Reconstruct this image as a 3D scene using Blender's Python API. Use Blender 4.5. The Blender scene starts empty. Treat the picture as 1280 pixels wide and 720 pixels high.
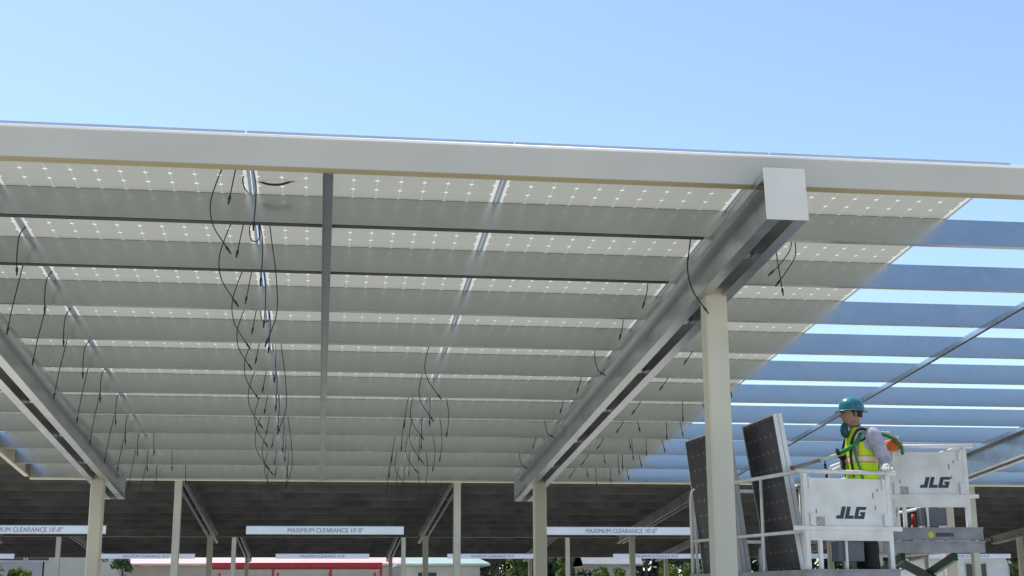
import bpy, bmesh, math, random
from mathutils import Vector, Matrix
random.seed(7)
PI = math.pi
scene = bpy.context.scene
COL = scene.collection
R = math.radians

# ------------------------------------------------------------------ materials
MATS = {}
def nodes_of(name):
    m = bpy.data.materials.new(name); m.use_nodes = True
    nt = m.node_tree
    return m, nt, nt.nodes['Principled BSDF'], nt.nodes['Material Output']
def mat(name, c, rough=.6, metal=0., vary=.12, scale=6., bump=0., c2=None, coat=0., spec=.5, detail=4, stretch=None):
    if name in MATS: return MATS[name]
    m, nt, b, out = nodes_of(name)
    tc = nt.nodes.new('ShaderNodeTexCoord'); nz = nt.nodes.new('ShaderNodeTexNoise')
    nz.inputs['Scale'].default_value = scale; nz.inputs['Detail'].default_value = detail
    src = tc.outputs['Object']
    if stretch:
        mp = nt.nodes.new('ShaderNodeMapping'); mp.inputs['Scale'].default_value = stretch
        nt.links.new(src, mp.inputs[0]); src = mp.outputs[0]
    nt.links.new(src, nz.inputs['Vector'])
    r = nt.nodes.new('ShaderNodeValToRGB')
    r.color_ramp.elements[0].position = .3; r.color_ramp.elements[1].position = .7
    d = c2 if c2 else [x*(1-vary*2) for x in c]
    r.color_ramp.elements[0].color = (*d, 1); r.color_ramp.elements[1].color = (*[min(1, x*(1+vary*.3)) for x in c], 1)
    nt.links.new(nz.outputs['Fac'], r.inputs[0]); nt.links.new(r.outputs[0], b.inputs['Base Color'])
    b.inputs['Metallic'].default_value = metal
    b.inputs['Specular IOR Level'].default_value = spec
    b.inputs['Coat Weight'].default_value = coat
    mr = nt.nodes.new('ShaderNodeMapRange')
    mr.inputs['To Min'].default_value = max(.03, rough-.08); mr.inputs['To Max'].default_value = min(1, rough+.1)
    nt.links.new(nz.outputs['Fac'], mr.inputs['Value']); nt.links.new(mr.outputs[0], b.inputs['Roughness'])
    if bump:
        bp = nt.nodes.new('ShaderNodeBump'); bp.inputs['Strength'].default_value = bump; bp.inputs['Distance'].default_value = .02
        nt.links.new(nz.outputs['Fac'], bp.inputs['Height']); nt.links.new(bp.outputs[0], b.inputs['Normal'])
    MATS[name] = m
    return m

def galv(name, c, rough, spangle=14., contrast=.22):
    """galvanised sheet: metallic, faint crystal spangle and long rolling streaks"""
    m, nt, b, out = nodes_of(name)
    tc = nt.nodes.new('ShaderNodeTexCoord')
    vo = nt.nodes.new('ShaderNodeTexVoronoi'); vo.inputs['Scale'].default_value = spangle
    nz = nt.nodes.new('ShaderNodeTexNoise'); nz.inputs['Scale'].default_value = 2.2; nz.inputs['Detail'].default_value = 6
    nt.links.new(tc.outputs['Object'], vo.inputs['Vector']); nt.links.new(tc.outputs['Object'], nz.inputs['Vector'])
    bw = nt.nodes.new('ShaderNodeRGBToBW'); nt.links.new(vo.outputs['Color'], bw.inputs[0])
    mx = nt.nodes.new('ShaderNodeMath'); mx.operation = 'MULTIPLY_ADD'
    nt.links.new(bw.outputs[0], mx.inputs[0]); mx.inputs[1].default_value = .35; nt.links.new(nz.outputs['Fac'], mx.inputs[2])
    r = nt.nodes.new('ShaderNodeValToRGB')
    r.color_ramp.elements[0].position = .35; r.color_ramp.elements[1].position = .95
    r.color_ramp.elements[0].color = (*[x*(1-contrast) for x in c], 1); r.color_ramp.elements[1].color = (*[min(1, x*(1+contrast)) for x in c], 1)
    nt.links.new(mx.outputs[0], r.inputs[0]); nt.links.new(r.outputs[0], b.inputs['Base Color'])
    mr = nt.nodes.new('ShaderNodeMapRange'); mr.inputs['To Min'].default_value = rough-.05; mr.inputs['To Max'].default_value = rough+.1
    nt.links.new(mx.outputs[0], mr.inputs['Value']); nt.links.new(mr.outputs[0], b.inputs['Roughness'])
    b.inputs['Metallic'].default_value = 1.
    MATS[name] = m
    return m

GALV = galv('galvanised purlin steel', (.485, .50, .49), .19, 9, .06)
GALVB = galv('galvanised beam steel', (.58, .60, .60), .26, 16, .13)
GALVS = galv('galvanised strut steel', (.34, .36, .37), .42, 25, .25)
ALU = mat('extruded aluminium', (.72, .74, .76), .22, 1., .06, 3)
ALUF = mat('aluminium panel frame', (.66, .67, .68), .4, .6, .05, 3)
BEIGE = mat('beige painted steel', (.63, .59, .465), .5, 0, .07, 1.6, spec=.3)
BEIGEF = mat('pale grey beige fascia paint', (.60, .55, .455), .45, 0, .05, .9, spec=.35)
SUNRIM = mat('white sunlit rim', (.92, .92, .90), .35, 0, .02, 2)  # white bead added to show the sunlit top rim of the fascia
TAN = mat('tan ground bounce tint', (.46, .39, .23), .6, 0, .06, 1.5, spec=.2)  # ground bounce put into the colour of the fascia underside
SHADEREFL = mat('dark reflected ground shade', (.10, .10, .095), .7, 0, .2, 3, spec=.2)  # shaded-ground reflection painted under the near purlin flanges
CAP = mat('pale grey end plate paint', (.74, .69, .60), .45, 0, .05, 2, spec=.3)
DKGALV = mat('dull dark rear purlin', (.21, .205, .195), .75, 0, .2, 2, spec=.12)  # darker, duller tone for purlins of the rear canopies
DKBEAM = mat('dull grey rear beam', (.30, .30, .29), .6, 0, .15, 2, spec=.25)  # duller grey for beams of the rear canopies
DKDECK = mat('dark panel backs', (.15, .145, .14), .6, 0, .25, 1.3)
CABLE = mat('black cable jacket', (.012, .012, .013), .5, 0, .1, 20)
WHITE = mat('worn white enamel', (.90, .90, .87), .4, 0, .05, 4.5, c2=(.72, .71, .67), spec=.4)
LIFTGREY = mat('scuffed grey steel', (.36, .36, .38), .5, .2, .2, 5)
GREEN = mat('dark green enamel', (.012, .10, .035), .4, 0, .2, 4)
RUBBER = mat('black rubber', (.02, .02, .02), .8, 0, .2, 12)
DKBLUE = mat('dark navy lettering', (.035, .045, .075), .5, 0, .1, 10)
YELLOW = mat('yellow sticker', (.75, .70, .05), .5, 0, .08, 10)
REDP = mat('red primer', (.42, .035, .03), .55, 0, .15, 3)

def panel_material():
    m, nt, b, out = nodes_of('solar laminate with ten by six cells')
    N = nt.nodes.new; L = nt.links.new
    tc = N('ShaderNodeTexCoord'); sx = N('ShaderNodeSeparateXYZ'); L(tc.outputs['Object'], sx.inputs[0])
    def M(op, a, bb=None, c=None):
        n = N('ShaderNodeMath'); n.operation = op
        for i, v in enumerate((a, bb, c)):
            if v is None: continue
            if isinstance(v, (int, float)): n.inputs[i].default_value = v
            else: L(v, n.inputs[i])
        return n.outputs[0]
    pitch = .1595
    def dist(o, first):      # distance to the nearest gap line, metres
        t = M('DIVIDE', M('SUBTRACT', o, first), pitch)
        f = M('ABSOLUTE', M('SUBTRACT', t, M('ROUND', t)))
        return M('MULTIPLY', f, pitch)
    du = dist(sx.outputs['X'], .0395); dv = dist(sx.outputs['Y'], .0165)
    line = M('LESS_THAN', M('MINIMUM', du, M('ADD', dv, .0012)), .0019)
    dia = M('LESS_THAN', M('ADD', du, dv), .0185)
    inx = M('GREATER_THAN', M('MULTIPLY', M('SUBTRACT', sx.outputs['X'], .0395), M('SUBTRACT', 1.6345, sx.outputs['X'])), 0)
    iny = M('GREATER_THAN', M('MULTIPLY', M('SUBTRACT', sx.outputs['Y'], .0165), M('SUBTRACT', .9735, sx.outputs['Y'])), 0)
    inside = M('MULTIPLY', inx, iny)
    gap = M('MAXIMUM', M('MAXIMUM', M('MULTIPLY', line, .35), dia), M('MULTIPLY', M('SUBTRACT', 1, inx), .8))
    # face side, and noise for the backsheet tone
    geo = N('ShaderNodeNewGeometry')
    nz = N('ShaderNodeTexNoise'); nz.inputs['Scale'].default_value = 3.; L(tc.outputs['Object'], nz.inputs['Vector'])
    # transmitted colour
    tcol = N('ShaderNodeMixRGB'); tcol.inputs[1].default_value = (PT[0], PT[1], PT[2], 1); tcol.inputs[2].default_value = (.30, .305, .27, 1)
    L(gap, tcol.inputs[0])
    tr = N('ShaderNodeBsdfTranslucent'); L(tcol.outputs[0], tr.inputs['Color'])
    # reflected colour : dark cells on the sun side, grey backsheet below
    top = N('ShaderNodeMixRGB'); top.inputs[1].default_value = (.012, .012, .016, 1); top.inputs[2].default_value = (.5, .5, .5, 1); L(gap, top.inputs[0])
    face = N('ShaderNodeMixRGB'); L(geo.outputs['Backfacing'], face.inputs[0]); L(top.outputs[0], face.inputs[1])
    bk = N('ShaderNodeMixRGB'); L(nz.outputs['Fac'], bk.inputs[0]); bk.inputs[1].default_value = (.55, .54, .46, 1); bk.inputs[2].default_value = (.61, .60, .51, 1)
    L(bk.outputs[0], face.inputs[2])
    L(face.outputs[0], b.inputs['Base Color']); b.inputs['Roughness'].default_value = .35
    add = N('ShaderNodeAddShader'); L(b.outputs[0], add.inputs[0]); L(tr.outputs[0], add.inputs[1])
    L(add.outputs[0], out.inputs['Surface'])
    return m
PT = (.176, .175, .140)
LAM = panel_material()
def dark_cell_material():
    m, nt, b, out = nodes_of('dark cells with pale solder dots')
    N = nt.nodes.new; L = nt.links.new
    tc = N('ShaderNodeTexCoord'); sx = N('ShaderNodeSeparateXYZ'); L(tc.outputs['Object'], sx.inputs[0])
    def M(op, a, bb=None):
        n = N('ShaderNodeMath'); n.operation = op
        for i, v in enumerate((a, bb)):
            if v is None: continue
            if isinstance(v, (int, float)): n.inputs[i].default_value = v
            else: L(v, n.inputs[i])
        return n.outputs[0]
    def dist(o, first, p):
        t = M('DIVIDE', M('SUBTRACT', o, first), p)
        return M('MULTIPLY', M('ABSOLUTE', M('SUBTRACT', t, M('ROUND', t))), p)
    du = dist(sx.outputs['X'], .0275, .1595); dv = dist(sx.outputs['Y'], .0165, .1595)
    dia = M('LESS_THAN', M('ADD', du, dv), .017)
    line = M('MULTIPLY', M('LESS_THAN', M('MINIMUM', du, dv), .0018), .35)
    g = M('MAXIMUM', dia, line)
    mx = N('ShaderNodeMixRGB'); mx.inputs[1].default_value = (.016, .015, .018, 1); mx.inputs[2].default_value = (.27, .255, .255, 1); L(g, mx.inputs[0])
    L(mx.outputs[0], b.inputs['Base Color']); b.inputs['Roughness'].default_value = .3; b.inputs['Specular IOR Level'].default_value = .35
    return m
CELLS = dark_cell_material()

# ------------------------------------------------------------------ mesh helpers
WORLD = {}           # object name -> world matrix (known while building)
class MB:
    def __init__(s): s.v = []; s.f = []; s.m = []; s.sm = []
    def add(s, vs, fs, mi=0, smooth=False):
        o = len(s.v); s.v += [Vector(p) for p in vs]
        for f in fs: s.f.append([i+o for i in f]); s.m.append(mi); s.sm.append(smooth)
        return s
    def box(s, x0, x1, y0, y1, z0, z1, mi=0, T=None):
        vs = [Vector((x, y, z)) for z in (z0, z1) for y in (y0, y1) for x in (x0, x1)]
        if T is not None: vs = [T @ p for p in vs]
        return s.add(vs, [(0, 2, 3, 1), (4, 5, 7, 6), (0, 1, 5, 4), (2, 6, 7, 3), (0, 4, 6, 2), (1, 3, 7, 5)], mi)
    def extrude(s, prof, place, a0, a1, mi=0, T=None):
        """closed 2-D profile swept from a0 to a1; place(p, q, a) -> point"""
        n = len(prof)
        vs = [Vector(place(p, q, a0)) for p, q in prof]+[Vector(place(p, q, a1)) for p, q in prof]
        if T is not None: vs = [T @ p for p in vs]
        fs = [(i, (i+1) % n, n+(i+1) % n, n+i) for i in range(n)]+[tuple(reversed(range(n))), tuple(range(n, 2*n))]
        return s.add(vs, fs, mi)
    def rings(s, rings, mi=0, smooth=True, cap=True):
        n = len(rings[0]); vs = [p for r in rings for p in r]; fs = []
        for k in range(len(rings)-1):
            for i in range(n):
                fs.append((k*n+i, k*n+(i+1) % n, (k+1)*n+(i+1) % n, (k+1)*n+i))
        if cap: fs += [tuple(reversed(range(n))), tuple(range((len(rings)-1)*n, len(rings)*n))]
        return s.add(vs, fs, mi, smooth)
    def tube(s, pts, r, mi=0, n=8, smooth=True, cap=True):
        pts = [Vector(p) for p in pts]; rr = r if isinstance(r, (list, tuple)) else [r]*len(pts)
        rings = []; prev = None
        for i, p in enumerate(pts):
            d = (pts[min(i+1, len(pts)-1)]-pts[max(i-1, 0)]).normalized()
            if prev is None:
                a = Vector((0, 0, 1)) if abs(d.z) < .9 else Vector((1, 0, 0))
                u = d.cross(a).normalized()
            else:
                u = (prev-d*prev.dot(d)).normalized()
            prev = u; w = d.cross(u)
            rings.append([p+(u*math.cos(t)+w*math.sin(t))*rr[i] for t in [2*PI*k/n for k in range(n)]])
        return s.rings(rings, mi, smooth, cap)
    def loft(s, secs, n=20, mi=0, T=None, power=1.):
        """horizontal superellipse sections (z, cx, cy, rx, ry)"""
        rings = []
        for z, cx, cy, rx, ry in secs:
            ring = []
            for k in range(n):
                a = 2*PI*k/n; c, q = math.cos(a), math.sin(a)
                ring.append(Vector((cx+rx*math.copysign(abs(c)**power, c), cy+ry*math.copysign(abs(q)**power, q), z)))
            if T is not None: ring = [T @ p for p in ring]
            rings.append(ring)
        return s.rings(rings, mi)
    def build(s, name, mats, parent=None, world=None):
        """vertices are in world space; stored relative to the parent (or to world matrix)"""
        me = bpy.data.meshes.new(name)
        W = world if world is not None else (WORLD[parent.name] if parent else Matrix())
        inv = W.inverted()
        me.from_pydata([inv @ p for p in s.v], [], s.f)
        for m in (mats if isinstance(mats, (list, tuple)) else [mats]): me.materials.append(m)
        me.polygons.foreach_set('material_index', s.m)
        me.polygons.foreach_set('use_smooth', s.sm)
        bm = bmesh.new(); bm.from_mesh(me); bmesh.ops.recalc_face_normals(bm, faces=bm.faces[:]); bm.to_mesh(me); bm.free()
        me.update()
        o = bpy.data.objects.new(name, me); COL.objects.link(o)
        if parent:
            o.parent = parent; Wp = WORLD[parent.name]
            o.matrix_local = Wp.inverted() @ W
        else: o.matrix_world = W
        WORLD[o.name] = W
        return o
def tag(o, label, cat, group=None):
    o['label'] = label; o['category'] = cat
    if group: o['group'] = group
    return o
def thing(name, label, cat, loc, group=None, rz=0):
    o = bpy.data.objects.new(name, None); COL.objects.link(o); o.empty_display_size = .3
    W = Matrix.Translation(loc) @ Matrix.Rotation(rz, 4, 'Z'); o.matrix_world = W; WORLD[o.name] = W
    return tag(o, label, cat, group)
def struct(o): o['kind'] = 'structure'; return o
def smoothpath(pts, per=6):
    P = [Vector(p) for p in pts]; P = [P[0]*2-P[1]]+P+[P[-1]*2-P[-2]]; out = []
    for i in range(1, len(P)-2):
        for k in range(per):
            t = k/per; a, b, c, d = P[i-1], P[i], P[i+1], P[i+2]
            out.append(.5*((2*b)+(c-a)*t+(2*a-5*b+4*c-d)*t*t+(3*b-a-3*c+d)*t**3))
    out.append(P[-2]); return out
def cprofile(h, b, l, t, rise=0):
    return [(0, 0), (b, 0), (b, -l), (b-t, -l), (b-t, -t), (t, -t), (t, -h+t), (b-t, -h+t+rise), (b-t, -h+l+rise), (b, -h+l+rise), (b, -h+rise), (0, -h)]

# ------------------------------------------------------------------ camera
F, PITCH, YAW, ROLL = 1675., R(13.07), R(8.01), R(-.26)
EYE = 1.6
cam = bpy.data.cameras.new('camera'); co = bpy.data.objects.new('camera', cam); COL.objects.link(co)
cam.sensor_width = 36; cam.lens = F/1280*36; cam.clip_end = 3000; cam.clip_start = .05
co.matrix_world = Matrix.Translation((0, 0, EYE)) @ Matrix.Rotation(-YAW, 4, 'Z') @ Matrix.Rotation(PI/2+PITCH, 4, 'X') @ Matrix.Rotation(ROLL, 4, 'Z')
scene.camera = co

# ------------------------------------------------------------------ light
SUN_EL, SUN_AZ = R(64), R(-34)       # azimuth from +Y (away from the camera), negative = left
sd = Vector((math.sin(SUN_AZ)*math.cos(SUN_EL), math.cos(SUN_AZ)*math.cos(SUN_EL), math.sin(SUN_EL)))
sun = bpy.data.lights.new('sun', 'SUN'); sun.energy = 5.0; sun.angle = R(.53); sun.color = (1., .955, .88)
so = bpy.data.objects.new('sun', sun); COL.objects.link(so)
so.rotation_euler = (-sd).to_track_quat('-Z', 'Y').to_euler(); so.location = (0, 0, 40)
w = bpy.data.worlds.new('World'); scene.world = w; w.use_nodes = True
nt = w.node_tree; bg = nt.nodes['Background']; bg.inputs[1].default_value = .15
sk = nt.nodes.new('ShaderNodeTexSky'); sk.sky_type = 'NISHITA'; sk.sun_disc = False
sk.sun_elevation = SUN_EL; sk.sun_rotation = SUN_AZ; sk.altitude = 0; sk.air_density = 1.0; sk.dust_density = .6; sk.ozone_density = 1.6
tint = nt.nodes.new('ShaderNodeMixRGB'); tint.blend_type = 'MULTIPLY'; tint.inputs[0].default_value = 1; tint.inputs[2].default_value = (1.36, 1.40, 1.47, 1)
nt.links.new(sk.outputs[0], tint.inputs[1]); nt.links.new(tint.outputs[0], bg.inputs[0])
scene.view_settings.view_transform = 'Standard'; scene.view_settings.look = 'None'
scene.view_settings.exposure = 0; scene.view_settings.gamma = 1
scene.cycles.max_bounces = 10; scene.cycles.diffuse_bounces = 5; scene.cycles.glossy_bounces = 5
scene.cycles.use_denoising = True
scene.cycles.caustics_reflective = False; scene.cycles.caustics_refractive = False

# ------------------------------------------------------------------ ground
def ground_material():
    m, nt, b, out = nodes_of('bleached concrete lot')
    N = nt.nodes.new; L = nt.links.new
    tc = N('ShaderNodeTexCoord'); a = N('ShaderNodeTexNoise'); a.inputs['Scale'].default_value = .35; a.inputs['Detail'].default_value = 8
    c = N('ShaderNodeTexNoise'); c.inputs['Scale'].default_value = 60; c.inputs['Detail'].default_value = 3
    L(tc.outputs['Object'], a.inputs[0]); L(tc.outputs['Object'], c.inputs[0])
    r = N('ShaderNodeValToRGB'); r.color_ramp.elements[0].color = (.52, .49, .415, 1); r.color_ramp.elements[1].color = (.68, .645, .55, 1)
    mx = N('ShaderNodeMixRGB'); mx.blend_type = 'MULTIPLY'; mx.inputs[0].default_value = .2
    L(a.outputs['Fac'], r.inputs[0]); L(r.outputs[0], mx.inputs[1]); L(c.outputs['Color'], mx.inputs[2]); L(mx.outputs[0], b.inputs['Base Color'])
    b.inputs['Roughness'].default_value = .9
    return m
g = MB(); g.add([(-900, -300, 0), (900, -300, 0), (900, 1500, 0), (-900, 1500, 0)], [(0, 1, 2, 3)])
struct(g.build('ground', ground_material()))
LINE = mat('road paint', (.7, .7, .68), .7, 0, .15, 5)
g = MB()
for row in (0, 17.45, 34.9):
    for k in range(-8, 14):
        x = .02+2.8*k
        g.box(x-.05, x+.05, 8.3+row, 13.4+row, .004, .006); g.box(x-.05, x+.05, 13.6+row, 18.6+row, .004, .006)
struct(g.build('parking_lines', LINE))

# ------------------------------------------------------------------ solar canopies
C0, SL = 3.4786+EYE, .08434
TH = math.atan(SL)
Y1, PS, PX, XE = 8.997, 1.02, 1.6869, 4.527      # first inner purlin, purlin spacing, panel spacing, right end of the panels
def canopy_matrix(dy): return Matrix.Translation((0, dy, C0)) @ Matrix.Rotation(-TH, 4, 'X')
def yp(Y): return Y/math.cos(TH)
def plane_z(Y, off=0): return C0-SL*Y-off

def make_canopy(dy, x0, x1, beams, label, dark, struts):
    T = canopy_matrix(dy)
    root = thing('solar_canopy', label, 'canopy', (0, dy+8, 0), 'solar parking canopies one behind the other')
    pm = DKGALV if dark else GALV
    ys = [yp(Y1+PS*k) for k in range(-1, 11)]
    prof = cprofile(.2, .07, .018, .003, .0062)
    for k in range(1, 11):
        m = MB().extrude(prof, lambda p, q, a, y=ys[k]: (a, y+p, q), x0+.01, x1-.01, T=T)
        if not dark and k < 3:                       # dark strip painting the reflection of shaded ground under the near flanges
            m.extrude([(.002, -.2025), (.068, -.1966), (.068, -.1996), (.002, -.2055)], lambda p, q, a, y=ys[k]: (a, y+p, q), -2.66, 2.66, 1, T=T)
        m.build('purlin', [pm, SHADEREFL], root)
    # painted edge channels: near fascia, far edge, two ends
    MB().extrude(cprofile(.205, .075, .02, .004), lambda p, q, a: (a, ys[0]-.004+p, q-.010), x0, x1, T=T).tube([T @ Vector((x0, ys[0]-.004, -.014)), T @ Vector((x1, ys[0]-.004, -.014))], .009, 1, n=12).box(x0+.004, x1-.004, ys[0]-.003, ys[0]+.07, -.2195, -.2155, 2, T=T).build('fascia', [BEIGEF, SUNRIM, TAN], root)  # added rim bead and underside strip hold painted sun and bounce
    MB().extrude(cprofile(.205, .075, .02, .004), lambda p, q, a: (a, ys[11]+p, q-.0005), x0+.0045, x1-.0045, T=T).box(x0+.0045, x1-.0045, ys[11]-.006, ys[11]+.075, -.226, -.2065, 1, T=T).build('edge_channel', [pm, BEIGE if not dark else pm], root)
    for xe, sg in ((x0, 1), (x1, -1)):
        MB().extrude(cprofile(.2, .06, .018, .004), lambda p, q, a: (xe+sg*(p-.062), a, q+.002), ys[0]-.004, ys[11]-.0065, T=T).build('edge_channel', BEIGE if not dark else pm, root)
    # twin channel beams on two columns each
    ya, yb = yp(7.75), yp(18.98)
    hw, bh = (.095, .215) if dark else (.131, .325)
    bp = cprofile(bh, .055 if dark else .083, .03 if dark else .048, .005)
    for bx in beams:
        m = MB()
        for sg in (1, -1):
            m.extrude(bp, lambda p, q, a: (bx+sg*(hw-(.055 if dark else .083)+p), a, q-.206), ya+.007, yb-.007, T=T)
        for yy in [yp(8.6+1.6*i) for i in range(7)]:         # battens inside the twin channel
            m.box(bx-.04, bx+.04, yy, yy+.1, -.206-bh*.8, -.30, T=T)
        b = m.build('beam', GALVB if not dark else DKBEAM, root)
        MB().box(bx-hw-.004, bx+hw+.004, ya-.001, ya+.006, -.211-bh, -.19, T=T).build('end_plate', CAP, b)
        MB().box(bx-hw-.004, bx+hw+.004, yb-.006, yb+.001, -.211-bh, -.19, T=T).build('end_plate', GALVB if not dark else DKBEAM, b)
        for cy in (9.365, 17.53):
            zt = plane_z(cy, .209+bh)+.07
            m = MB(); h = .07 if dark else .08; c = .012
            sq = [(-h+c, -h), (h-c, -h), (h, -h+c), (h, h-c), (h-c, h), (-h+c, h), (-h, h-c), (-h, -h+c)]
            m.extrude(sq, lambda p, q, a: (bx+p, cy+dy+q, a), .02, zt)
            m.box(bx-.16, bx+.16, cy+dy-.16, cy+dy+.16, .001, .0199)
            m.build('column', BEIGE, root)
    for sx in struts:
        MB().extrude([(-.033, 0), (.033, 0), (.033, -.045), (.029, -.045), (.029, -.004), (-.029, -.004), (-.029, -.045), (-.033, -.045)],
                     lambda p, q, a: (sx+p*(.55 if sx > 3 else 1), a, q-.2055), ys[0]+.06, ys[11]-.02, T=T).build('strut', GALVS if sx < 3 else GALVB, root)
    return root, T, ys

near, TN, YS = make_canopy(0, -3.985, 20.0, (-2.80, 2.82, 8.44, 14.06), 'nearest solar canopy, half covered in panels and open to the sky at right', False, (-.02, 5.78, 11.3))

# panels of the nearest canopy (bolted on: parts)
joints = [XE-PX*(5-i) for i in range(6)]
PANEL0 = .0045
def panel_mesh_at(W):
    """frame and laminate, local x 0..1.65, y 0..0.99"""
    m = MB(); L_, H_ = 1.674, .99
    def T(x, y, z): return W @ Vector((x, y, z))
    fr = [(0, 0), (.016, 0), (.016, .003), (.003, .003), (.003, .028), (.010, .028), (.010, .040), (0, .040)]
    m.extrude(fr, lambda p, q, a: T(a, p, q), 0, L_, 1); m.extrude(fr, lambda p, q, a: T(a, H_-p, q), 0, L_, 1)
    m.extrude(fr, lambda p, q, a: T(p, a, q), .0165, H_-.0165, 1); m.extrude(fr, lambda p, q, a: T(L_-p, a, q), .0165, H_-.0165, 1)
    m.add([T(.0035, .0035, .0045), T(L_-.0035, .0035, .0045), T(L_-.0035, H_-.0035, .0045), T(.0035, H_-.0035, .0045)], [(0, 1, 2, 3)], 0)
    return m
proto = None; PANELS = {}
for i in range(5):
    for k in range(11):
        W = TN @ Matrix.Translation((joints[i]+(PX-1.674)/2, YS[k]+.064, PANEL0))
        if proto is None:
            proto = panel_mesh_at(W).build('solar_panel', [LAM, ALUF], near, world=W); o = proto
        else:
            o = proto.copy(); COL.objects.link(o); o.parent = near
            o.matrix_local = WORLD[near.name].inverted() @ W; WORLD[o.name] = W
        PANELS[i, k] = o

# loose module leads hanging from the panel joints (sub-parts of their panel)
def lead(i, k, dx, offs, yfrac=.5, plug=True, r=.0042, clip=True):
    jx = joints[i]; Y = Y1+PS*(k-1)+PS*yfrac
    p0 = Vector((jx+dx, Y, plane_z(Y)+.045))
    dyr = random.uniform(-.05, .05); n = len(offs)
    pts = [p0+Vector((a, dyr*j/n, b)) for j, (a, b) in enumerate(offs)]
    path = smoothpath(pts, 5)
    m = MB(); m.tube(path, r, n=6)
    if plug:
        d = (path[-1]-path[-3]).normalized(); e = path[-1]
        m.tube([e-d*.002, e+d*.006, e+d*.030, e+d*.034, e+d*.055, e+d*.060], [.005, .0088, .0088, .006, .006, .003], n=8)
    pan = PANELS[min(i, 4) if dx >= 0 and i < 5 else i-1 if i > 0 else 0, k]
    m.build('module_lead', CABLE, pan)
J = lambda a, s=.02: a+random.uniform(-s, s)
for k in range(11):                       # joint 1: the big cluster left of the strut
    s = random.uniform(.78, 1.18)
    lead(2, k, J(-.13), [(0, 0), (-.06*s, -.17*s), (-.10*s, -.34*s), (-.075*s, -.50*s), (.02*s, -.65*s)])
    lead(2, k, J(-.05), [(0, 0), (-.02, -.09), (-.05*s, -.28*s)])
    lead(2, k, J(.02), [(0, 0), (.03, -.14), (.035*s, -.30*s), (.03*s, -.44*s)], .6)
    if k in (1, 4, 7): lead(2, k, .09, [(0, 0), (.03, -.2), (.07, -.45), (.085, -.72), (.03, -.92)])
    if k in (1, 3): lead(2, k, -.03, [(0, 0), (-.015, -.10), (.0, -.17), (.035, -.185), (.06, -.15), (.05, -.02)], .55, False)
lead(2, 0, .03, [(0, -.02), (.08, -.05), (.17, -.052), (.26, -.02)], .8, False, .008)
lead(2, 0, -.02, [(0, 0), (-.03, -.05), (-.02, -.11), (.01, -.15)], .7, False)
for k in range(11):                       # joint 0, near the left beam
    s = random.uniform(.9, 1.1)
    lead(1, k, J(-.13), [(0, 0), (-.03*s, -.20*s), (-.065*s, -.42*s), (-.085*s, -.60*s)], .55)
    lead(1, k, J(.02), [(0, -.02), (-.05*s, -.10), (-.06*s, -.22), (-.055*s, -.34*s)], .8)
    if k > 7: lead(1, k, J(.25, .1), [(0, 0), (.02, -.2), (.03, -.36)])
for k in range(4, 11):                    # joint 2, only the far rows
    s = random.uniform(.9, 1.1)
    lead(3, k, J(-.10, .05), [(0, 0), (-.06*s, -.16*s), (-.085*s, -.32*s), (-.05*s, -.45*s), (.04*s, -.58*s)])
    if k > 5:
        lead(3, k, J(.0, .05), [(0, 0), (-.015, -.2), (-.02, -.42*s)])
        lead(3, k, J(.12, .04), [(0, 0), (.05, -.18), (.07, -.38*s), (.05, -.55*s)])
        lead(3, k, J(-.22, .05), [(0, 0), (-.05, -.22), (-.07, -.44*s)])
lead(4, 1, -.20, [(0, 0), (-.02, -.20), (-.045, -.40), (-.01, -.56), (.07, -.68)], .22, r=.005)
for k in range(2, 11):                    # joint 3, beside the right beam
    if k in (2, 3, 5, 6, 8): lead(4, k, J(-.17), [(0, 0), (-.01, -.10), (-.035, -.19)], .7)
    if k in (4, 7, 9): lead(4, k, J(-.22), [(0, 0), (-.03, -.13), (.0, -.27), (.03, -.30)], .6)
lead(4, 1, .69, [(0, 0), (-.02, -.11), (-.10, -.22), (-.15, -.27)], .57)
lead(4, 1, .71, [(0, 0), (.0, -.15), (-.07, -.27), (-.13, -.35)], .57)
lead(4, 1, .55, [(0, -.04), (.01, -.20), (.02, -.31), (.03, -.42)], .57)
for k, f in ((4, .04), (5, .03), (6, .14), (7, .1), (8, .1), (9, .1), (10, .1)):
    lead(4, k, J(.69), [(0, 0), (-.04, -.12), (-.11, -.25), (-.16, -.32)], f)
    if k > 6: lead(4, k, J(.80, .1), [(0, 0), (-.01, -.14), (.02, -.30)], f)
for k in (5, 6, 7, 8, 9, 10):
    lead(5, k, J(-.45, .08), [(0, 0), (-.02, -.12), (-.02, -.30)]); lead(5, k, J(-.30, .08), [(0, 0), (.02, -.12), (.05, -.26)])
    if k > 7: lead(5, k, J(-.62, .08), [(0, 0), (-.03, -.15), (-.02, -.36)])

# the two finished canopies behind
for dy, xa, nb, lab in ((17.45, -24.5, 12, 'second solar canopy, finished and dark beneath, behind the nearest canopy'),
                        (35.1, -30, 14, 'farthest solar canopy with dark underside, just above the background roofs')):
    bays = [-2.77+5.42*j for j in range(-4 if nb == 12 else -5, nb-4 if nb == 12 else nb-5)]
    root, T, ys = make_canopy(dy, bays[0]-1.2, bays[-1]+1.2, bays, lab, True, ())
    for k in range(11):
        MB().box(bays[0]-1.1, bays[-1]+1.1, ys[k]+.02, ys[k+1]-.015, .05, .085, T=T).build('panel_row', DKDECK, root)

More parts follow.
